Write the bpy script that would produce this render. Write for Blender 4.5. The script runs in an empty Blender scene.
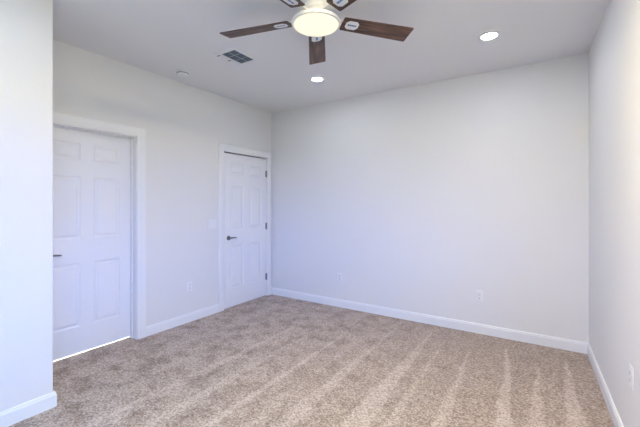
import bpy, bmesh, math
from mathutils import Vector, Matrix
PI = math.pi
S = bpy.context.scene
C = S.collection

# ------------------------------------------------------------------ camera
F_PX, HORIZON = 340.7, 203.4
cd = bpy.data.cameras.new('camera'); cam = bpy.data.objects.new('camera', cd); C.objects.link(cam)
cd.sensor_width = 36.0; cd.lens = F_PX / 640 * 36.0
cd.shift_y = -(427 / 2 - HORIZON) / 640
cd.clip_start = 0.02
cam.location = (0, 0, 1.37)
cam.rotation_euler = (PI / 2, 0, math.radians(32.85))
S.camera = cam

# ------------------------------------------------------------------ view, world
S.view_settings.view_transform = 'Standard'
S.view_settings.look = 'None'
S.view_settings.gamma = 1.0
S.view_settings.use_curve_mapping = False
S.view_settings.exposure = 0.06

# light levels (linear RGB)
SKY_HIGH = (0.8, 2.7, 3.9)
SKY_LOW = (0.4, 3.2, 14.0)
GROUND = (1.3, 1.7, 1.7)
FAN_LAMP = (0.80, 0.72, 0.50)
DOWN_LAMP = (108.0, 121.0, 148.0)
FILL_LAMP = (222.0, 188.0, 121.0)  # level of the added fill lamp

w = bpy.data.worlds.new('daylight'); S.world = w; w.use_nodes = True
nt = w.node_tree; nt.nodes.clear()
tc = nt.nodes.new('ShaderNodeTexCoord'); sp = nt.nodes.new('ShaderNodeSeparateXYZ')
mr = nt.nodes.new('ShaderNodeMapRange'); mr.inputs[1].default_value = -1; mr.inputs[2].default_value = 1
rp = nt.nodes.new('ShaderNodeValToRGB')
e = rp.color_ramp.elements
e[0].position = 0.0; e[0].color = (*GROUND, 1)               # sunlit desert ground outside
e[1].position = 1.0; e[1].color = (*SKY_HIGH, 1)             # upper sky
for pos, col in ((0.49, GROUND), (0.51, SKY_LOW), (0.60, SKY_LOW), (0.72, SKY_HIGH)):
    x = e.new(pos); x.color = (*col, 1)
bg = nt.nodes.new('ShaderNodeBackground'); bg.inputs[1].default_value = 1.0
ow = nt.nodes.new('ShaderNodeOutputWorld')
L = nt.links.new
L(tc.outputs['Generated'], sp.inputs[0]); L(sp.outputs[2], mr.inputs[0]); L(mr.outputs[0], rp.inputs[0])
L(rp.outputs[0], bg.inputs[0]); L(bg.outputs[0], ow.inputs[0])

# ------------------------------------------------------------------ room dimensions
CE = 2.74
XL, YB = -3.411, 3.93                 # left wall, far wall
XN, YN = -2.757, 0.956                # near wall block: face and end
YR = -1.5                             # wall behind the camera
RP0 = Vector((0.374, YB)); RP1 = Vector((0.374 + 0.0200 * (YB - YR), YR))   # right wall in plan, a touch out of square
RD = (RP1 - RP0).normalized(); RN = Vector((-RD.y, RD.x))                   # along it, and outward
if RN.x < 0: RN = -RN
RLEN = (RP1 - RP0).length
TW = 0.15                             # wall thickness
WIN = (YB - 1.15, YB + 0.95, 0.55, 2.15)   # window in the right wall (distance from far corner, height)

FILL_WIN = (0.30, 1.70, 0.90, 2.10)            # unseen window added in the rear wall (distance from its left end, height)

# daylight portal in the window opening
def portal(loc, inward, sx, sz):
    pl = bpy.data.lights.new('window_portal', 'AREA'); pl.shape = 'RECTANGLE'
    pl.size = sx; pl.size_y = sz; pl.cycles.is_portal = True
    po = bpy.data.objects.new('window_portal', pl); C.objects.link(po)
    po.location = loc; po.rotation_euler = inward.to_track_quat('-Z', 'Z').to_euler()
pc = RP0 + RD * ((WIN[0] + WIN[1]) / 2) + RN * (TW + 0.03)
portal((pc.x, pc.y, (WIN[2] + WIN[3]) / 2), Vector((-RN.x, -RN.y, 0)), WIN[1] - WIN[0], WIN[3] - WIN[2])
portal((-2.9 + (FILL_WIN[0] + FILL_WIN[1]) / 2, YR - TW - 0.03, (FILL_WIN[2] + FILL_WIN[3]) / 2), Vector((0, 1, 0)), FILL_WIN[1] - FILL_WIN[0], FILL_WIN[3] - FILL_WIN[2])

# ------------------------------------------------------------------ materials
def mat(name, color, rough=0.5, metal=0.0, bump=None, emit=None, spec=None):
    m = bpy.data.materials.new(name); m.use_nodes = True
    n = m.node_tree; b = n.nodes['Principled BSDF']
    b.inputs['Base Color'].default_value = (*color, 1)
    b.inputs['Roughness'].default_value = rough
    b.inputs['Metallic'].default_value = metal
    if spec is not None: b.inputs['Specular IOR Level'].default_value = spec
    if emit:
        b.inputs['Emission Color'].default_value = (*emit[0], 1)
        b.inputs['Emission Strength'].default_value = emit[1]
    # faint procedural variation so no surface is a single flat value
    t = n.nodes.new('ShaderNodeTexCoord')
    if bump:
        scale, dist, strength = bump
        nz = n.nodes.new('ShaderNodeTexNoise'); nz.inputs['Scale'].default_value = scale
        nz.inputs['Detail'].default_value = 3
        bp = n.nodes.new('ShaderNodeBump'); bp.inputs['Distance'].default_value = dist
        bp.inputs['Strength'].default_value = strength
        n.links.new(t.outputs['Object'], nz.inputs['Vector'])
        n.links.new(nz.outputs[0], bp.inputs['Height'])
        n.links.new(bp.outputs[0], b.inputs['Normal'])
    return m

M = {}
M['wall'] = mat('wall_paint', (0.80, 0.795, 0.785), 0.62, bump=(70, 0.004, 0.10), spec=0.3)
M['ceiling'] = mat('ceiling_paint', (0.815, 0.815, 0.82), 0.8, bump=(60, 0.004, 0.12), spec=0.2)
M['trim'] = mat('trim_paint', (0.86, 0.865, 0.875), 0.38, spec=0.4)
M['door'] = mat('door_paint', (0.85, 0.855, 0.87), 0.40, spec=0.4, bump=(45, 0.001, 0.06))
M['plastic'] = mat('white_plastic', (0.85, 0.85, 0.85), 0.35)
M['nickel'] = mat('satin_nickel', (0.23, 0.23, 0.24), 0.32, 1.0)
M['hinge'] = mat('hinge_metal', (0.30, 0.30, 0.31), 0.38, 1.0)
M['dark'] = mat('dark_slot', (0.03, 0.03, 0.035), 0.7)
M['duct'] = mat('duct_dark', (0.035, 0.05, 0.065), 0.8)
M['louvre'] = mat('louvre_metal', (0.115, 0.15, 0.19), 0.5, bump=(200, 0.0005, 0.2))
M['louvre_bar'] = mat('louvre_bar', (0.42, 0.45, 0.47), 0.5)
M['vent_frame'] = mat('vent_enamel', (0.76, 0.77, 0.78), 0.45)
M['fan_white'] = mat('fan_enamel', (0.82, 0.82, 0.80), 0.40)
M['sticker'] = mat('sticker_paper', (0.78, 0.79, 0.80), 0.55)
M['blue'] = mat('sticker_print', (0.03, 0.12, 0.32), 0.55)
M['tile'] = mat('tile', (0.8, 0.8, 0.8), 0.4)
M['fan_lens'] = mat('fan_lens', (0.55, 0.53, 0.46), 0.4, emit=(FAN_LAMP, 1.0))
M['down_lens'] = mat('downlight_lens', (0.9, 0.9, 0.88), 0.4, emit=(DOWN_LAMP, 1.0))
M['fill_lens'] = mat('fill_light_lens', (0.9, 0.9, 0.88), 0.4, emit=(FILL_LAMP, 1.0))
M['vinyl'] = mat('window_vinyl', (0.8, 0.8, 0.8), 0.4)

def glass_mat():
    m = bpy.data.materials.new('window_glass'); m.use_nodes = True
    n = m.node_tree; n.nodes.clear()
    t = n.nodes.new('ShaderNodeBsdfTransparent'); g = n.nodes.new('ShaderNodeBsdfGlossy')
    g.inputs['Roughness'].default_value = 0.02
    x = n.nodes.new('ShaderNodeMixShader'); x.inputs[0].default_value = 0.06
    o = n.nodes.new('ShaderNodeOutputMaterial')
    n.links.new(t.outputs[0], x.inputs[1]); n.links.new(g.outputs[0], x.inputs[2]); n.links.new(x.outputs[0], o.inputs[0])
    return m
M['glass'] = glass_mat()

def wood_mat():
    m = bpy.data.materials.new('walnut_blade'); m.use_nodes = True
    n = m.node_tree; b = n.nodes['Principled BSDF']; lk = n.links.new
    t = n.nodes.new('ShaderNodeTexCoord'); mp = n.nodes.new('ShaderNodeMapping')
    mp.inputs['Scale'].default_value = (1.6, 16, 1)
    nz = n.nodes.new('ShaderNodeTexNoise'); nz.inputs['Scale'].default_value = 2.2; nz.inputs['Detail'].default_value = 5
    nz.inputs['Distortion'].default_value = 0.5
    r = n.nodes.new('ShaderNodeValToRGB'); e = r.color_ramp.elements
    e[0].position = 0.30; e[0].color = (0.020, 0.009, 0.005, 1)
    e[1].position = 0.72; e[1].color = (0.20, 0.098, 0.058, 1)
    a = e.new(0.50); a.color = (0.092, 0.043, 0.023, 1)
    lk(t.outputs['Object'], mp.inputs[0]); lk(mp.outputs[0], nz.inputs['Vector']); lk(nz.outputs[0], r.inputs[0])
    lk(r.outputs[0], b.inputs['Base Color']); b.inputs['Roughness'].default_value = 0.42
    return m
M['wood'] = wood_mat()

# carpet: two-tone cut pile flecks, footprints at the left, vacuum tracks towards the far wall
TRACKS = [  # x, far tip y, width gain per metre, brightness, lean
    (-2.30, 3.70, 0.022, 0.55, 0.00), (-2.03, 3.55, 0.020, 0.45, 0.00), (-1.72, 3.83, 0.012, 0.80, 0.00), (-1.52, 3.30, 0.020, 0.30, 0.00),
    (-1.335, 3.81, 0.028, 0.70, 0.00), (-0.968, 3.81, 0.042, 0.75, 0.004), (-0.80, 3.70, 0.018, 0.60, 0.01),
    (-0.55, 3.50, 0.030, 0.70, 0.02), (-0.268, 3.84, 0.030, 1.00, 0.055), (-0.016, 3.55, 0.042, 0.75, 0.00), (0.188, 3.74, 0.046, 1.00, 0.004)]
def carpet_mat():
    m = bpy.data.materials.new('carpet_pile'); m.use_nodes = True
    n = m.node_tree; b = n.nodes['Principled BSDF']; lk = n.links.new
    def math_(op, a, b_=None, c=None, clamp=False):
        k = n.nodes.new('ShaderNodeMath'); k.operation = op; k.use_clamp = clamp
        for i, v in enumerate((a, b_, c)):
            if v is None: continue
            if isinstance(v, (int, float)): k.inputs[i].default_value = v
            else: lk(v, k.inputs[i])
        return k.outputs[0]
    def noise(scale, detail=2, rough=0.5, vec=None):
        k = n.nodes.new('ShaderNodeTexNoise'); k.inputs['Scale'].default_value = scale
        k.inputs['Detail'].default_value = detail; k.inputs['Roughness'].default_value = rough
        lk(vec or t.outputs['Object'], k.inputs['Vector']); return k.outputs[0]
    t = n.nodes.new('ShaderNodeTexCoord'); s = n.nodes.new('ShaderNodeSeparateXYZ'); lk(t.outputs['Object'], s.inputs[0])
    X, Y = s.outputs[0], s.outputs[1]
    wob = math_('MULTIPLY', math_('SUBTRACT', noise(2.6, 2), 0.5), 0.045)
    fray = math_('MULTIPLY', math_('SUBTRACT', noise(38, 2), 0.5), 0.035)
    xx = math_('ADD', math_('ADD', X, wob), fray)
    tot = None
    for (x0, y0, g, br, lean) in TRACKS:
        along = math_('SUBTRACT', y0, Y)                       # metres from the tip
        xc = math_('MULTIPLY_ADD', along, lean, x0)
        d = math_('ABSOLUTE', math_('SUBTRACT', xx, xc))
        wd = math_('MULTIPLY_ADD', along, g, 0.012)
        v = math_('MULTIPLY', math_('SUBTRACT', wd, d), 45, clamp=True)
        v = math_('MULTIPLY', math_('MULTIPLY', v, math_('MULTIPLY', along, 6, clamp=True)), br)
        tot = v if tot is None else math_('MAXIMUM', tot, v)
    # brushed patches, stronger on the trodden left side
    patch = noise(5.6, 4, 0.60)
    left = math_('MULTIPLY', math_('ADD', X, 0.6), -0.55, clamp=True)
    pm = n.nodes.new('ShaderNodeMapRange'); lk(patch, pm.inputs[0])
    pm.inputs[1].default_value = 0.36; pm.inputs[2].default_value = 0.56
    lay = math_('MULTIPLY_ADD', math_('SUBTRACT', pm.outputs[0], 0.44), math_('MULTIPLY_ADD', left, 0.66, 0.18), math_('MULTIPLY', tot, 0.72))
    # flecks
    fl = n.nodes.new('ShaderNodeTexVoronoi'); fl.inputs['Scale'].default_value = 95; lk(t.outputs['Object'], fl.inputs['Vector'])
    flc = n.nodes.new('ShaderNodeSeparateColor'); lk(fl.outputs['Color'], flc.inputs[0])
    fleck = math_('MULTIPLY_ADD', noise(75, 2), 0.9, math_('MULTIPLY', flc.outputs[0], 0.55))
    v = math_('MULTIPLY_ADD', math_('SUBTRACT', fleck, 0.725), 1.0, 0.5)
    v = math_('MULTIPLY_ADD', lay, 0.36, v)
    r = n.nodes.new('ShaderNodeValToRGB'); lk(v, r.inputs[0]); e = r.color_ramp.elements
    e[0].position = 0.05; e[0].color = (0.165, 0.118, 0.090, 1)
    e[1].position = 1.0; e[1].color = (0.66, 0.575, 0.53, 1)
    a = e.new(0.5); a.color = (0.385, 0.300, 0.250, 1)
    lk(r.outputs[0], b.inputs['Base Color'])
    b.inputs['Roughness'].default_value = 0.95; b.inputs['Specular IOR Level'].default_value = 0.1
    b.inputs['Sheen Weight'].default_value = 0.15; b.inputs['Sheen Roughness'].default_value = 0.6
    bp = n.nodes.new('ShaderNodeBump'); bp.inputs['Distance'].default_value = 0.012; bp.inputs['Strength'].default_value = 0.6
    h = math_('MULTIPLY_ADD', lay, 0.3, fleck)
    lk(h, bp.inputs['Height']); lk(bp.outputs[0], b.inputs['Normal'])
    return m
M['carpet'] = carpet_mat()

# ------------------------------------------------------------------ helpers
def box(bm, a, b, bev=0.0, seg=2):
    lo = [min(p, q) for p, q in zip(a, b)]; hi = [max(p, q) for p, q in zip(a, b)]
    vs = [bm.verts.new((x, y, z)) for x in (lo[0], hi[0]) for y in (lo[1], hi[1]) for z in (lo[2], hi[2])]
    fs = [bm.faces.new([vs[i] for i in f]) for f in ((0, 1, 3, 2), (4, 6, 7, 5), (0, 4, 5, 1), (2, 3, 7, 6), (0, 2, 6, 4), (1, 5, 7, 3))]
    if bev:
        es = list({ed for f in fs for ed in f.edges})
        bmesh.ops.bevel(bm, geom=es, offset=bev, segments=seg, affect='EDGES', profile=0.5)
    return vs

def lathe(bm, prof, seg=48, mtx=None, cap_start=True, cap_end=True):
    """prof: list of (r, z) turned about z."""
    rings = []
    for r, z in prof:
        rings.append([bm.verts.new((r * math.cos(2 * PI * k / seg), r * math.sin(2 * PI * k / seg), z)) for k in range(seg)])
    for a, b in zip(rings, rings[1:]):
        for k in range(seg):
            bm.faces.new((a[k], a[(k + 1) % seg], b[(k + 1) % seg], b[k]))
    if cap_start: bm.faces.new(rings[0][::-1])
    if cap_end: bm.faces.new(rings[-1])
    vs = [v for r in rings for v in r]
    if mtx: bmesh.ops.transform(bm, matrix=mtx, verts=vs)
    return vs

def sweep(bm, plan, prof, closed_caps=True):
    """plan: list of (point, outward) 2D pairs; prof: list of (offset along outward, z). Mitred moulding run."""
    rows = []
    for p, nrm in plan:
        rows.append([bm.verts.new((p[0] + nrm[0] * o, p[1] + nrm[1] * o, z)) for o, z in prof])
    for a, b in zip(rows, rows[1:]):
        for k in range(len(prof)):
            k2 = (k + 1) % len(prof)
            bm.faces.new((a[k], a[k2], b[k2], b[k]))
    bm.faces.new(rows[0][::-1]); bm.faces.new(rows[-1])

def obj(name, bm, m, parent=None, smooth=False, loc=None, mtx=None):
    if mtx: bmesh.ops.transform(bm, matrix=mtx, verts=bm.verts)
    bmesh.ops.recalc_face_normals(bm, faces=bm.faces)
    me = bpy.data.meshes.new(name); bm.to_mesh(me); bm.free()
    for k in (m if isinstance(m, (list, tuple)) else [m]): me.materials.append(M[k])
    if smooth:
        for p in me.polygons: p.use_smooth = True
        me.set_sharp_from_angle(angle=math.radians(38))
    o = bpy.data.objects.new(name, me); C.objects.link(o)
    if parent: o.parent = parent
    if loc: o.location = loc
    return o

def tag(o, label=None, cat=None, group=None, kind=None):
    if label: o['label'] = label
    if cat: o['category'] = cat
    if group: o['group'] = group
    if kind: o['kind'] = kind
    return o

def empty(name, loc, rotz=0, label=None, cat=None, group=None, kind=None):
    o = bpy.data.objects.new(name, None); C.objects.link(o)
    o.location = loc; o.rotation_euler = (0, 0, rotz); o.empty_display_size = 0.1
    return tag(o, label, cat, group, kind)

def copy_tree(o, parent=None):
    c = o.copy(); C.objects.link(c)
    if parent: c.parent = parent
    for ch in list(o.children): copy_tree(ch, c)
    return c

# ------------------------------------------------------------------ room shell
bm = bmesh.new(); box(bm, (-3.535, YR - 0.1, -0.12), (0.75, YB + 0.1, 0))
tag(obj('floor', bm, 'carpet'), 'tan cut pile carpet with pale vacuum tracks and trodden patches', 'floor', kind='structure')
bm = bmesh.new(); box(bm, (-4.4, 0.6, -0.12), (-3.535, 2.3, -0.002))
tag(obj('floor_adjoining', bm, 'tile'), 'bright floor of the next room, showing under the left door', 'floor', kind='structure')
bm = bmesh.new(); box(bm, (-3.75, YR - 0.2, CE), (0.85, YB + 0.2, CE + 0.12))
tag(obj('ceiling', bm, 'ceiling'), 'flat white painted ceiling', 'ceiling', kind='structure')

bm = bmesh.new()      # the lit room behind the left door
box(bm, (-4.5, 0.5, -0.12), (-4.4, 2.4, 2.5)); box(bm, (-4.4, 0.5, -0.12), (-3.566, 0.6, 2.5)); box(bm, (-4.4, 2.3, -0.12), (-3.566, 2.4, 2.5)); box(bm, (-4.5, 0.5, 2.5), (-3.566, 2.4, 2.6))
tag(obj('wall_adjoining', bm, 'wall'), 'walls of the bright room behind the left door', 'wall', kind='structure')
al = bpy.data.lights.new('adjoining_room_light', 'POINT'); al.energy = 260; al.color = (1.0, 0.98, 0.96); al.shadow_soft_size = 0.12
ao = bpy.data.objects.new('adjoining_room_light', al); C.objects.link(ao); ao.location = (-4.0, 1.45, 2.2)

bm = bmesh.new()      # unseen box added behind the far door to stop light leaks
box(bm, (-4.5, 2.6, -0.12), (-4.4, 4.1, 2.5)); box(bm, (-4.4, 2.6, -0.12), (-3.566, 2.7, 2.5)); box(bm, (-4.4, 4.0, -0.12), (-3.566, 4.1, 2.5)); box(bm, (-4.5, 2.6, 2.5), (-3.566, 4.1, 2.6)); box(bm, (-4.4, 2.7, -0.12), (-3.535, 4.0, -0.002))
tag(obj('door_gap_blocker', bm, 'wall'), 'unseen box behind the far door, added to keep daylight out of its gaps', 'wall', kind='structure')

# doors: opening spans along y
LEAF_W = 0.807
D1 = (1.072, 1.885); D2 = (3.008, 3.823); HEAD = 2.046
XB = XL - 0.155
def wall_left():
    bm = bmesh.new()
    ys = [YN, D1[0], D1[1], D2[0], D2[1], YB]; zs = [0, HEAD, CE]
    g = [[[bm.verts.new((x, y, z)) for z in zs] for y in ys] for x in (XL, XB)]
    for i in range(5):
        for j in range(2):
            if j == 0 and i in (1, 3): continue
            for o in range(2): bm.faces.new((g[o][i][j], g[o][i + 1][j], g[o][i + 1][j + 1], g[o][i][j + 1]))
    ring = [(0, 0), (1, 0), (1, 1), (2, 1), (2, 0), (3, 0), (3, 1), (4, 1), (4, 0), (5, 0), (5, 1), (5, 2), (4, 2), (3, 2), (2, 2), (1, 2), (0, 2), (0, 1)]
    for k in range(len(ring)):
        (a, b), (c, d) = ring[k], ring[(k + 1) % len(ring)]
        bm.faces.new((g[0][a][b], g[0][c][d], g[1][c][d], g[1][a][b]))
    return obj('wall_left', bm, 'wall')
tag(wall_left(), 'left wall holding both white doors', 'wall', kind='structure')
bm = bmesh.new(); box(bm, (XB, YB, 0), (0.75, YB + 0.15, CE))
tag(obj('wall_back', bm, 'wall'), 'long blank far wall with two outlets', 'wall', kind='structure')
# projecting wall at the left edge of the photo, rounded drywall corner
bm = bmesh.new()
r = 0.012; pts = [(XB, YR), (XN, YR)]
for k in range(7):
    a = PI / 2 * k / 6; pts.append((XN - r + r * math.cos(a), YN - r + r * math.sin(a)))
pts.append((XB, YN))
lo = [bm.verts.new((x, y, 0)) for x, y in pts]; hi = [bm.verts.new((x, y, CE)) for x, y in pts]
bm.faces.new(lo[::-1]); bm.faces.new(hi)
for k in range(len(pts)): j = (k + 1) % len(pts); bm.faces.new((lo[k], lo[j], hi[j], hi[k]))
tag(obj('wall_near', bm, 'wall', smooth=True), 'near wall end projecting at the left edge', 'wall', kind='structure')

def RPT(s, out, z): 
    p = RP0 + RD * s + RN * out; return (p.x, p.y, z)
def wall_with_window(name, P, length, win):
    bm = bmesh.new(); s0, s1, z0, z1 = win
    sv, zv = [0, s0, s1, length], [0, z0, z1, CE]
    g = [[[bm.verts.new(P(s, o, z)) for z in zv] for s in sv] for o in (0, TW)]
    for i in range(3):
        for j in range(3):
            if i == 1 and j == 1: continue
            for o in range(2):
                bm.faces.new((g[o][i][j], g[o][i + 1][j], g[o][i + 1][j + 1], g[o][i][j + 1]))
    q = [(1, 1), (2, 1), (2, 2), (1, 2)]; outer = [(0, 0), (1, 0), (2, 0), (3, 0), (3, 1), (3, 2), (3, 3), (2, 3), (1, 3), (0, 3), (0, 2), (0, 1)]
    for ring in (q, outer):
        for k in range(len(ring)):
            (a, b), (c, d) = ring[k], ring[(k + 1) % len(ring)]
            bm.faces.new((g[0][a][b], g[0][c][d], g[1][c][d], g[1][a][b]))
    return obj(name, bm, 'wall')
def QPT(s, out, z): return (-2.9 + s, YR - out, z)
QLEN = 3.75
tag(wall_with_window('wall_rear', QPT, QLEN, FILL_WIN), 'wall behind the viewer', 'wall', kind='structure')
tag(wall_with_window('wall_right', RPT, RLEN, WIN), 'right wall with a low outlet near the carpet edge', 'wall', kind='structure')

# windows outside the picture: the room's daylight, the rear one added as fill
def build_window(name, P, wn, label):
    win = empty(name, (0, 0, 0), label=label, cat='window', kind='structure')
    s0, s1, z0, z1 = wn
    def rbox(bm, sa, sb, oa, ob, za, zb):
        vs = [bm.verts.new(P(s, o, z)) for s in (sa, sb) for o in (oa, ob) for z in (za, zb)]
        for f in ((0, 1, 3, 2), (4, 6, 7, 5), (0, 4, 5, 1), (2, 3, 7, 6), (0, 2, 6, 4), (1, 5, 7, 3)): bm.faces.new([vs[i] for i in f])
    bm = bmesh.new(); fw = 0.045
    rbox(bm, s0, s1, 0.08, 0.13, z0, z0 + fw); rbox(bm, s0, s1, 0.08, 0.13, z1 - fw, z1)
    rbox(bm, s0, s0 + fw, 0.08, 0.13, z0 + fw, z1 - fw); rbox(bm, s1 - fw, s1, 0.08, 0.13, z0 + fw, z1 - fw)
    sm = (s0 + s1) / 2; rbox(bm, sm - fw / 2, sm + fw / 2, 0.08, 0.13, z0 + fw, z1 - fw)
    obj('window_frame', bm, 'vinyl', win)
    for a, b in ((s0 + fw, sm - fw / 2), (sm + fw / 2, s1 - fw)):
        bm = bmesh.new(); rbox(bm, a, b, 0.103, 0.107, z0 + fw, z1 - fw); obj('pane', bm, 'glass', win)
build_window('window_1', RPT, WIN, 'white sliding window in the right wall, outside the picture')
build_window('fill_window', QPT, FILL_WIN, 'unseen sliding window added behind the viewer for fill daylight')

# ------------------------------------------------------------------ baseboards
BH, BT = 0.101, 0.014
PROF = [(0, 0), (BT, 0), (BT, BH - 0.020), (BT - 0.003, BH - 0.014), (BT - 0.004, BH - 0.004), (BT - 0.007, BH), (0, BH)]
CAS = 0.086
def base(name, plan, label):
    bm = bmesh.new(); sweep(bm, plan, PROF); tag(obj(name, bm, 'trim'), label, 'baseboard', kind='structure')
base('baseboard_left', [((XL, D1[1] - 0.008 + CAS + 0.008), (1, 0)), ((XL, D2[0] + 0.008 - CAS - 0.008), (1, 0))], 'white baseboard on the left wall between the two doors')
inn = (Vector((0, -1)) + Vector((-RN.x, -RN.y))); inn = inn / (inn.dot(Vector((0, -1))))
base('baseboard_back', [((XL + 0.0, YB), (0, -1)), ((RP0.x, YB), tuple(inn))], 'white baseboard along the far wall')
base('baseboard_right', [(tuple(RP0), tuple(inn)), (tuple(RP1), (-RN.x, -RN.y))], 'white baseboard along the right wall')
base('baseboard_near', [((XN, YR), (1, 0)), ((XN, YN), (1, 1)), ((XN - 0.35, YN), (0, 1))], 'white baseboard wrapping the near wall end')

# ------------------------------------------------------------------ six-panel doors
def leaf_mesh(w, h, t):
    """face towards +x at x=0, y from 0 to w, z from 0 to h; moulded raised panels on both faces."""
    bm = bmesh.new()
    st, pw = 0.107, 0.235
    cols = [(st, st + pw), (w - st - pw, w - st)]
    rows = [(0.238, 0.815), (1.035, 1.602), (1.748, 1.905)]
    ys = [0] + [v for c in cols for v in c] + [w]; zs = [0] + [v for c in rows for v in c] + [h]
    V = {}
    def vert(y, z, x):
        k = (round(y, 5), round(z, 5), round(x, 5))
        if k not in V: V[k] = bm.verts.new((x, y, z))
        return V[k]
    def face(x, flip, sgn):
        for i in range(len(ys) - 1):
            for j in range(len(zs) - 1):
                a, b, c, d = ys[i], ys[i + 1], zs[j], zs[j + 1]
                if i % 2 == 1 and j % 2 == 1:
                    # nested rings: sticking ramp down, flat groove, ramp up to the raised field
                    steps = [(0, 0), (0.003, -0.004), (0.013, -0.0095), (0.020, -0.0095), (0.036, -0.0020)]
                    prev = None
                    for o, dx in steps:
                        ring = [vert(a + o, c + o, x + sgn * dx), vert(b - o, c + o, x + sgn * dx), vert(b - o, d - o, x + sgn * dx), vert(a + o, d - o, x + sgn * dx)]
                        if prev:
                            for k in range(4): bm.faces.new((prev[k], prev[(k + 1) % 4], ring[(k + 1) % 4], ring[k]))
                        prev = ring
                    bm.faces.new(prev)
                else:
                    bm.faces.new((vert(a, c, x), vert(b, c, x), vert(b, d, x), vert(a, d, x)))
    face(0, False, 1); face(-t, True, -1)
    rim = [(y, 0) for y in ys] + [(w, z) for z in zs[1:]] + [(y, h) for y in ys[::-1][1:]] + [(0, z) for z in zs[::-1][1:-1]]
    for k in range(len(rim)):
        (a, b), (c, d) = rim[k], rim[(k + 1) % len(rim)]
        bm.faces.new((vert(a, b, 0), vert(c, d, 0), vert(c, d, -t), vert(a, b, -t)))
    return bm

def casing_mesh(y0, y1, zt, wd):
    """mitred casing on the wall face, inner edge at y0 / y1 / zt, outside wd further."""
    bm = bmesh.new()
    prof = [(0, 0), (0, 0.009), (0.006, 0.012), (0.020, 0.013), (0.030, 0.017), (wd - 0.016, 0.018), (wd - 0.004, 0.016), (wd, 0.011), (wd, 0)]
    path = [((y0, 0), (-1, 0)), ((y0, zt), (-1, 1)), ((y1, zt), (1, 1)), ((y1, 0), (1, 0))]
    rows = [[bm.verts.new((x, p[0] + n[0] * o, p[1] + n[1] * o)) for o, x in prof] for p, n in path]
    for a, b in zip(rows, rows[1:]):
        for k in range(len(prof) - 1): bm.faces.new((a[k], a[k + 1], b[k + 1], b[k]))
        bm.faces.new((a[-1], a[0], b[0], b[-1]))
    bm.faces.new(rows[0]); bm.faces.new(rows[-1][::-1])
    return bm

def jamb_mesh(d, depth, stop):
    """lining of the opening, 0..depth back from the wall face (towards -x), with a door stop."""
    bm = bmesh.new(); t = 0.002
    j = 0.006
    box(bm, (-depth, d[0], 0), (-0.0005, d[0] + j, HEAD)); box(bm, (-depth, d[1] - j, 0), (-0.0005, d[1], HEAD))
    box(bm, (-depth, d[0] + j, HEAD - j), (-0.0005, d[1] - j, HEAD))
    a, b = stop; k = 0.009
    box(bm, (a, d[0] + j, 0), (b, d[0] + j + k, HEAD - j)); box(bm, (a, d[1] - j - k, 0), (b, d[1] - j, HEAD - j))
    box(bm, (a, d[0] + j + k, HEAD - j - k), (b, d[1] - j - k, HEAD - j))
    return bm

def lever_handle(parent, loc, direction):
    h = empty('door_handle', loc); h.parent = parent
    R = Matrix.Rotation(PI / 2, 4, 'Y')
    bm = bmesh.new()
    lathe(bm, [(0.030, 0), (0.031, 0.003), (0.029, 0.008), (0.020, 0.011), (0.0105, 0.012), (0.0100, 0.040), (0.0105, 0.046)], 32, R)
    obj('rosette', bm, 'nickel', h, True)
    bm = bmesh.new()     # curved lever: ellipse sections along +-y
    n = 12; rows = []
    for i in range(n + 1):
        u = i / n; y = direction * (-0.012 + 0.127 * u); x = 0.046 + 0.004 * math.sin(PI * u) - 0.010 * u * u
        z = 0.005 * math.sin(PI * u) - 0.003 * u
        hz = 0.0105 * (1 - 0.35 * u); hx = 0.0068 * (1 - 0.25 * u)
        if i in (0, n): hz *= 0.6; hx *= 0.6
        rows.append([bm.verts.new((x + hx * math.cos(2 * PI * k / 14), y, z + hz * math.sin(2 * PI * k / 14))) for k in range(14)])
    for a, b in zip(rows, rows[1:]):
        for k in range(14): bm.faces.new((a[k], a[(k + 1) % 14], b[(k + 1) % 14], b[k]))
    bm.faces.new(rows[0]); bm.faces.new(rows[-1])
    obj('lever', bm, 'nickel', h, True)
    return h

def hinge_mesh():
    bm = bmesh.new()
    for k in range(5):
        z = -0.045 + k * 0.018
        lathe(bm, [(0.0068, z), (0.0074, z + 0.001), (0.0074, z + 0.0170), (0.0068, z + 0.0178)], 16)
    lathe(bm, [(0.004, 0.045), (0.006, 0.048), (0.004, 0.052)], 16); lathe(bm, [(0.004, -0.052), (0.006, -0.048), (0.004, -0.045)], 16)
    box(bm, (-0.006, -0.024, -0.045), (-0.003, 0.0, 0.045)); 
    return bm

d = empty('door_1', (XL, 0, 0), label='white six-panel door deep in its frame, bright light under it', cat='door', kind='structure')
bm = leaf_mesh(D1[1] - D1[0] - 0.018, 2.018, 0.036)
obj('door_leaf', bm, 'door', d, loc=(-0.102, D1[0] + 0.009, 0.015))
obj('casing', casing_mesh(D1[0] + 0.008 - 0.002, D1[1] - 0.008 + 0.002 + 0.006, HEAD + 0.004, CAS), 'trim', d)
obj('jamb', jamb_mesh(D1, 0.1545, (-0.1005, -0.070)), 'trim', d)
lever_handle(d, (-0.102, D1[0] + 0.078, 0.922), 1)

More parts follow.
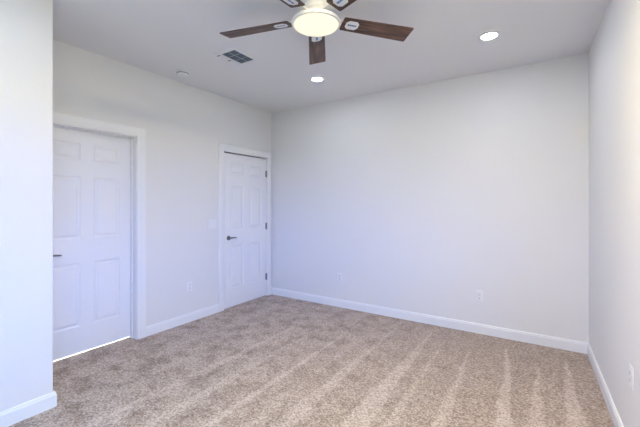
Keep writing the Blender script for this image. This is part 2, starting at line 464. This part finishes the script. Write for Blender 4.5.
d = empty('door_2', (XL, 0, 0), label='white six-panel door by the far corner with three hinges showing', cat='door', kind='structure')
bm = leaf_mesh(D2[1] - D2[0] - 0.018, 2.014, 0.036)
obj('door_leaf', bm, 'door', d, loc=(-0.003, D2[0] + 0.009, 0.009))
obj('casing', casing_mesh(D2[0] - 0.002, D2[1] + 0.004, HEAD + 0.002, CAS), 'trim', d)
obj('jamb', jamb_mesh(D2, 0.1545, (-0.1545, -0.125)), 'trim', d)
lever_handle(d, (-0.003, D2[0] + 0.078, 0.918), 1)
hm = None
for z in (1.805, 1.035, 0.288):
    if hm is None: hm = obj('hinge', hinge_mesh(), 'hinge', d, True, loc=(0.0045, D2[1] - 0.006, z))
    else:
        c = hm.copy(); C.objects.link(c); c.location = (0.0045, D2[1] - 0.006, z)

# ------------------------------------------------------------------ outlets and switch (local: face towards +x, y across, z up)
def plate_mesh(wd, ht):
    bm = bmesh.new(); prof = [(0, 0.0), (0, 0.003), (0.003, 0.0055), (0.006, 0.006)]
    prev = None
    for o, x in prof:
        ring = [bm.verts.new((x, sy * (wd / 2 - o), sz * (ht / 2 - o))) for sy, sz in ((-1, -1), (1, -1), (1, 1), (-1, 1))]
        if prev:
            for k in range(4): bm.faces.new((prev[k], prev[(k + 1) % 4], ring[(k + 1) % 4], ring[k]))
        else: bm.faces.new(ring[::-1])
        prev = ring
    bm.faces.new(prev); return bm
def make_outlet(loc, rotz, label):
    t = empty('wall_outlet', loc, rotz, label, 'outlet', 'duplex outlets low on the walls')
    obj('cover_plate', plate_mesh(0.070, 0.115), 'plastic', t)
    for sz in (-1, 1):
        bm = bmesh.new(); seg = 24; prev = None
        for x, k in ((0.005, 1.0), (0.0078, 1.0), (0.0085, 0.95)):
            ring = []
            for i in range(seg):
                a = 2 * PI * i / seg; ring.append(bm.verts.new((x, 0.0172 * k * math.cos(a), max(-0.0135, min(0.0135, 0.0172 * math.sin(a))) * k)))
            if prev:
                for i in range(seg): bm.faces.new((prev[i], prev[(i + 1) % seg], ring[(i + 1) % seg], ring[i]))
            prev = ring
        bm.faces.new(prev)
        s = obj('socket', bm, 'plastic', t, loc=(0, 0, sz * 0.0195))
        bm = bmesh.new()
        box(bm, (0.0082, -0.0078, -0.002), (0.0088, -0.0052, 0.007)); box(bm, (0.0082, 0.0052, -0.001), (0.0088, 0.0078, 0.006))
        lathe(bm, [(0.003, 0.0082), (0.003, 0.0088)], 12, Matrix.Translation((0, 0, -0.0075)) @ Matrix.Rotation(PI / 2, 4, 'Y'))
        obj('slots', bm, 'dark', s)
    bm = bmesh.new(); lathe(bm, [(0.0034, 0.0055), (0.003, 0.0072)], 14, Matrix.Rotation(PI / 2, 4, 'Y')); obj('screw', bm, 'plastic', t)
    return t
o0 = make_outlet((XL, 2.497, 0.412), 0, 'white outlet on the left wall between the two doors')
def put(loc, rotz, label):
    c = copy_tree(o0); c.location = loc; c.rotation_euler = (0, 0, rotz); c['label'] = label
put((-2.224, YB, 0.392), -PI / 2, 'white outlet on the far wall, nearer the far door')
put((-0.536, YB, 0.395), -PI / 2, 'white outlet on the far wall, towards the right corner')
sr = YB - 2.385; p = RP0 + RD * sr
put((p.x, p.y, 0.462), math.atan2(-RN.y, -RN.x), 'white outlet on the right wall by the carpet edge')

t = empty('light_switch', (XL, 2.824, 1.120), 0, 'white two-rocker light switch left of the far door', 'light switch')
obj('cover_plate', plate_mesh(0.116, 0.117), 'plastic', t)
for sy in (-1, 1):
    bm = bmesh.new()
    a = [bm.verts.new((x, y, z)) for x, y, z in ((0.0055, -0.0165, -0.033), (0.0055, 0.0165, -0.033), (0.0105, 0.0155, -0.031), (0.0105, -0.0155, -0.031),
                                                 (0.0055, -0.0165, 0.033), (0.0055, 0.0165, 0.033), (0.0070, 0.0155, 0.031), (0.0070, -0.0155, 0.031))]
    for f in ((0, 1, 2, 3), (4, 7, 6, 5), (0, 4, 5, 1), (3, 2, 6, 7), (1, 5, 6, 2), (0, 3, 7, 4)): bm.faces.new([a[i] for i in f])
    obj('rocker', bm, 'plastic', t, loc=(0, sy * 0.023, 0))

# ------------------------------------------------------------------ ceiling fittings (local z=0 at the ceiling)
def make_downlight(loc, label):
    t = empty('recessed_light', loc, 0, label, 'ceiling light', 'recessed lights in the ceiling')
    bm = bmesh.new()
    lathe(bm, [(0.084, 0.0), (0.084, -0.003), (0.080, -0.006), (0.062, -0.006), (0.055, -0.002), (0.055, 0.0)], 48, cap_start=False, cap_end=False)
    obj('trim_ring', bm, 'fan_white', t, True)
    bm = bmesh.new(); lathe(bm, [(0.0555, -0.001), (0.0540, -0.0032), (0.040, -0.0045)], 48); obj('lens', bm, 'down_lens', t, True)
    return t
l0 = make_downlight((-0.349, 3.094, CE), 'lit recessed ceiling light nearest the right wall')
c = copy_tree(l0); c.location = (-2.062, 3.142, CE); c['label'] = 'lit recessed ceiling light just beyond the fan blades'

for x, y, lb in ((-0.349, 0.600, 'unseen recessed light added above the viewer as fill'), (-2.062, 0.560, 'unseen recessed light added near the projecting wall as fill')):  # two unseen downlights added to brighten the room
    c = copy_tree(l0); c.location = (x, y, CE); c['label'] = lb

t = empty('added_fill_light', (-0.400, 1.200, CE), 0, 'unseen warm fill lamp added above the viewer to brighten the right side', 'ceiling light')  # unseen warm lamp added to lift the right wall and carpet
bm = bmesh.new(); lathe(bm, [(0.185, 0), (0.187, -0.030), (0.182, -0.052), (0.166, -0.056)], 56, cap_start=False, cap_end=False); obj('rim', bm, 'fan_white', t, True)
bm = bmesh.new(); lathe(bm, [(0.168, -0.050), (0.160, -0.060), (0.110, -0.068), (0.04, -0.071)], 56); obj('lens', bm, 'fill_lens', t, True)

t = empty('smoke_detector', (-3.128, 2.208, CE), 0, 'round white smoke detector on the ceiling near the left wall', 'smoke detector')
bm = bmesh.new(); lathe(bm, [(0.068, 0), (0.068, -0.008), (0.065, -0.011), (0.058, -0.012)], 48); obj('mounting_plate', bm, 'plastic', t, True)
bm = bmesh.new(); lathe(bm, [(0.056, -0.012), (0.057, -0.026), (0.050, -0.036), (0.030, -0.041), (0.020, -0.041), (0.018, -0.038), (0.006, -0.038)], 48); obj('cover', bm, 'plastic', t, True)
bm = bmesh.new()
for k in range(24):
    a = 2 * PI * k / 24; vs = box(bm, (0.0555, -0.004, -0.024), (0.0575, 0.004, -0.015))
    bmesh.ops.transform(bm, matrix=Matrix.Rotation(a, 4, 'Z'), verts=vs)
obj('vent_slots', bm, 'dark', t)
bm = bmesh.new(); lathe(bm, [(0.005, -0.0375), (0.0045, -0.0405)], 14); obj('test_button', bm, 'plastic', t)

# air register: outer frame, dark louvred core, narrow side bank with the damper slots
vx, vy = -2.376, 2.247
t = empty('air_vent', (vx, vy, CE), 0, 'rectangular ceiling air register with dark louvres beside the fan', 'air vent')
ox, oy = 0.140, 0.160                     # half outer size
cx0, cx1, cy0, cy1 = -0.068, 0.100, -0.122, 0.122   # dark core
def ringface(bm, outer, inner):
    a = [bm.verts.new(p) for p in outer]; b = [bm.verts.new(p) for p in inner]
    for k in range(4): bm.faces.new((a[k], a[(k + 1) % 4], b[(k + 1) % 4], b[k]))
    return b
bm = bmesh.new()
q = lambda x0, x1, y0, y1, z: [(x0, y0, z), (x1, y0, z), (x1, y1, z), (x0, y1, z)]
ringface(bm, q(-ox, ox, -oy, oy, 0), q(-ox + 0.004, ox - 0.004, -oy + 0.004, oy - 0.004, -0.006))
ringface(bm, q(-ox + 0.004, ox - 0.004, -oy + 0.004, oy - 0.004, -0.006), q(cx0, cx1, cy0, cy1, -0.010))
ringface(bm, q(cx0, cx1, cy0, cy1, -0.010), q(cx0, cx1, cy0, cy1, -0.001))
obj('frame', bm, 'vent_frame', t)
bm = bmesh.new(); box(bm, (cx0, cy0, -0.0022), (cx1, cy1, -0.0008)); obj('duct_opening', bm, 'duct', t)
bm = bmesh.new()
N = 13
for k in range(N):
    x = cx0 + 0.006 + (cx1 - cx0 - 0.006) * (k + 0.5) / N
    v = [bm.verts.new(p) for p in ((x - 0.0045, cy0, -0.0100), (x - 0.0045, cy1, -0.0100), (x + 0.0040, cy1, -0.0030), (x + 0.0040, cy0, -0.0030),
                                   (x - 0.0052, cy0, -0.0092), (x - 0.0052, cy1, -0.0092), (x + 0.0033, cy1, -0.0024), (x + 0.0033, cy0, -0.0024))]
    for f in ((0, 1, 2, 3), (4, 7, 6, 5), (0, 4, 5, 1), (2, 6, 7, 3), (1, 5, 6, 2), (0, 3, 7, 4)): bm.faces.new([v[i] for i in f])
obj('louvres', bm, 'louvre', t)
bm = bmesh.new()
for yy in (cy0 + (cy1 - cy0) / 3, cy0 + 2 * (cy1 - cy0) / 3): box(bm, (cx0, yy - 0.0018, -0.0105), (cx1, yy + 0.0018, -0.002))
box(bm, ((cx0 + cx1) / 2 - 0.0018, cy0, -0.0105), ((cx0 + cx1) / 2 + 0.0018, cy1, -0.002))
obj('cross_bars', bm, 'louvre_bar', t)
for yy in (-0.112, 0.016):
    bm = bmesh.new(); box(bm, (-0.134, yy - 0.006, -0.0095), (-0.094, yy + 0.006, -0.0070), 0.0008, 1); obj('damper_slot', bm, 'louvre', t)

# ------------------------------------------------------------------ ceiling fan
FX, FY, FZ = -1.226, 1.852, 2.53          # centre; underside of the light
fan = empty('ceiling_fan', (FX, FY, CE), 0, 'five-blade ceiling fan with walnut blades and round lit lamp', 'ceiling fan')
Z = FZ - CE
bm = bmesh.new()
lathe(bm, [(0.075, 0), (0.078, -0.006), (0.078, -0.030), (0.088, -0.040), (0.100, -0.058), (0.102, -0.110), (0.094, -0.124), (0.060, -0.126)], 64)
obj('motor_housing', bm, 'fan_white', fan, True)
bm = bmesh.new()
lathe(bm, [(0.090, Z + 0.088), (0.094, Z + 0.050), (0.108, Z + 0.034), (0.150, Z + 0.027), (0.159, Z + 0.020), (0.161, Z + 0.010), (0.159, Z + 0.002), (0.148, Z + 0.0), (0.145, Z + 0.003), (0.144, Z + 0.006)], 72)
obj('light_kit', bm, 'fan_white', fan, True)
bm = bmesh.new(); lathe(bm, [(0.1455, Z + 0.003), (0.144, Z - 0.001), (0.118, Z - 0.006), (0.070, Z - 0.010), (0.02, Z - 0.0115)], 72)
obj('lamp_lens', bm, 'fan_lens', fan, True)

def blade_mesh():
    """along +x, thickness in z; slightly tapering plank with rounded corners."""
    bm = bmesh.new(); r0, r1 = 0.180, 0.690
    out = []
    w0, w1 = 0.058, 0.070
    def arc(cx, cy, r, a0, a1, n=5): 
        for i in range(n + 1):
            a = math.radians(a0 + (a1 - a0) * i / n); out.append((cx + r * math.cos(a), cy + r * math.sin(a)))
    arc(r0 + 0.012, -w0 + 0.012, 0.012, 180, 270); arc(r1 - 0.008, -w1 + 0.008, 0.008, 270, 360)
    arc(r1 - 0.008, w1 - 0.008, 0.008, 0, 90); arc(r0 + 0.012, w0 - 0.012, 0.012, 90, 180)
    lo = [bm.verts.new((x, y, -0.003)) for x, y in out]; hi = [bm.verts.new((x, y, 0.003)) for x, y in out]
    bm.faces.new(lo[::-1]); bm.faces.new(hi)
    for k in range(len(out)): j = (k + 1) % len(out); bm.faces.new((lo[k], lo[j], hi[j], hi[k]))
    return bm
def bracket_mesh():
    bm = bmesh.new()
    pts = [(0.095, 0.030), (0.150, 0.022), (0.185, 0.026), (0.205, 0.034), (0.222, 0.026), (0.228, 0)]
    out = [(x, -y) for x, y in pts] + [(x, y) for x, y in pts[::-1][1:]]
    lo = [bm.verts.new((x, y, 0.0032)) for x, y in out]; hi = [bm.verts.new((x, y, 0.0082)) for x, y in out]
    bm.faces.new(lo[::-1]); bm.faces.new(hi)
    for k in range(len(out)): j = (k + 1) % len(out); bm.faces.new((lo[k], lo[j], hi[j], hi[k]))
    return bm
def sticker_mesh():
    bm = bmesh.new(); a, b, c = 0.046, 0.038, 0.019
    out = [(-a + c, -b), (a - c, -b), (a, -b + c), (a, b - c), (a - c, b), (-a + c, b), (-a, b - c), (-a, -b + c)]
    lo = [bm.verts.new((x, y, -0.0036)) for x, y in out]; hi = [bm.verts.new((x, y, -0.0030)) for x, y in out]
    bm.faces.new(lo[::-1]); bm.faces.new(hi)
    for k in range(8): j = (k + 1) % 8; bm.faces.new((lo[k], lo[j], hi[j], hi[k]))
    n0 = len(bm.faces)
    # printed mark: slanted blue bars of unequal length, like a small wordmark
    for x0, x1 in ((-0.030, -0.018), (-0.0155, -0.006), (-0.0035, 0.007), (0.0095, 0.0175), (0.020, 0.030)):
        box(bm, (x0, -0.007, -0.0039), (x1, 0.006, -0.0036))
    bm.faces.ensure_lookup_table()
    for f in bm.faces[n0:]: f.material_index = 1
    return bm
b0 = None
for k, ang in enumerate((122.5, 194.5, 266.5, 338.5, 50.5)):
    if b0 is None:
        b0 = obj('blade', blade_mesh(), 'wood', fan)
        obj('bracket', bracket_mesh(), 'fan_white', b0)
        obj('sticker', sticker_mesh(), ['sticker', 'blue'], b0, loc=(0.252, 0, 0))
        b = b0
    else: b = copy_tree(b0, fan)
    b.location = (0, 0, Z + 0.041)
    b.rotation_euler = (Matrix.Rotation(math.radians(ang), 3, 'Z') @ Matrix.Rotation(math.radians(-12), 3, 'X')).to_euler()
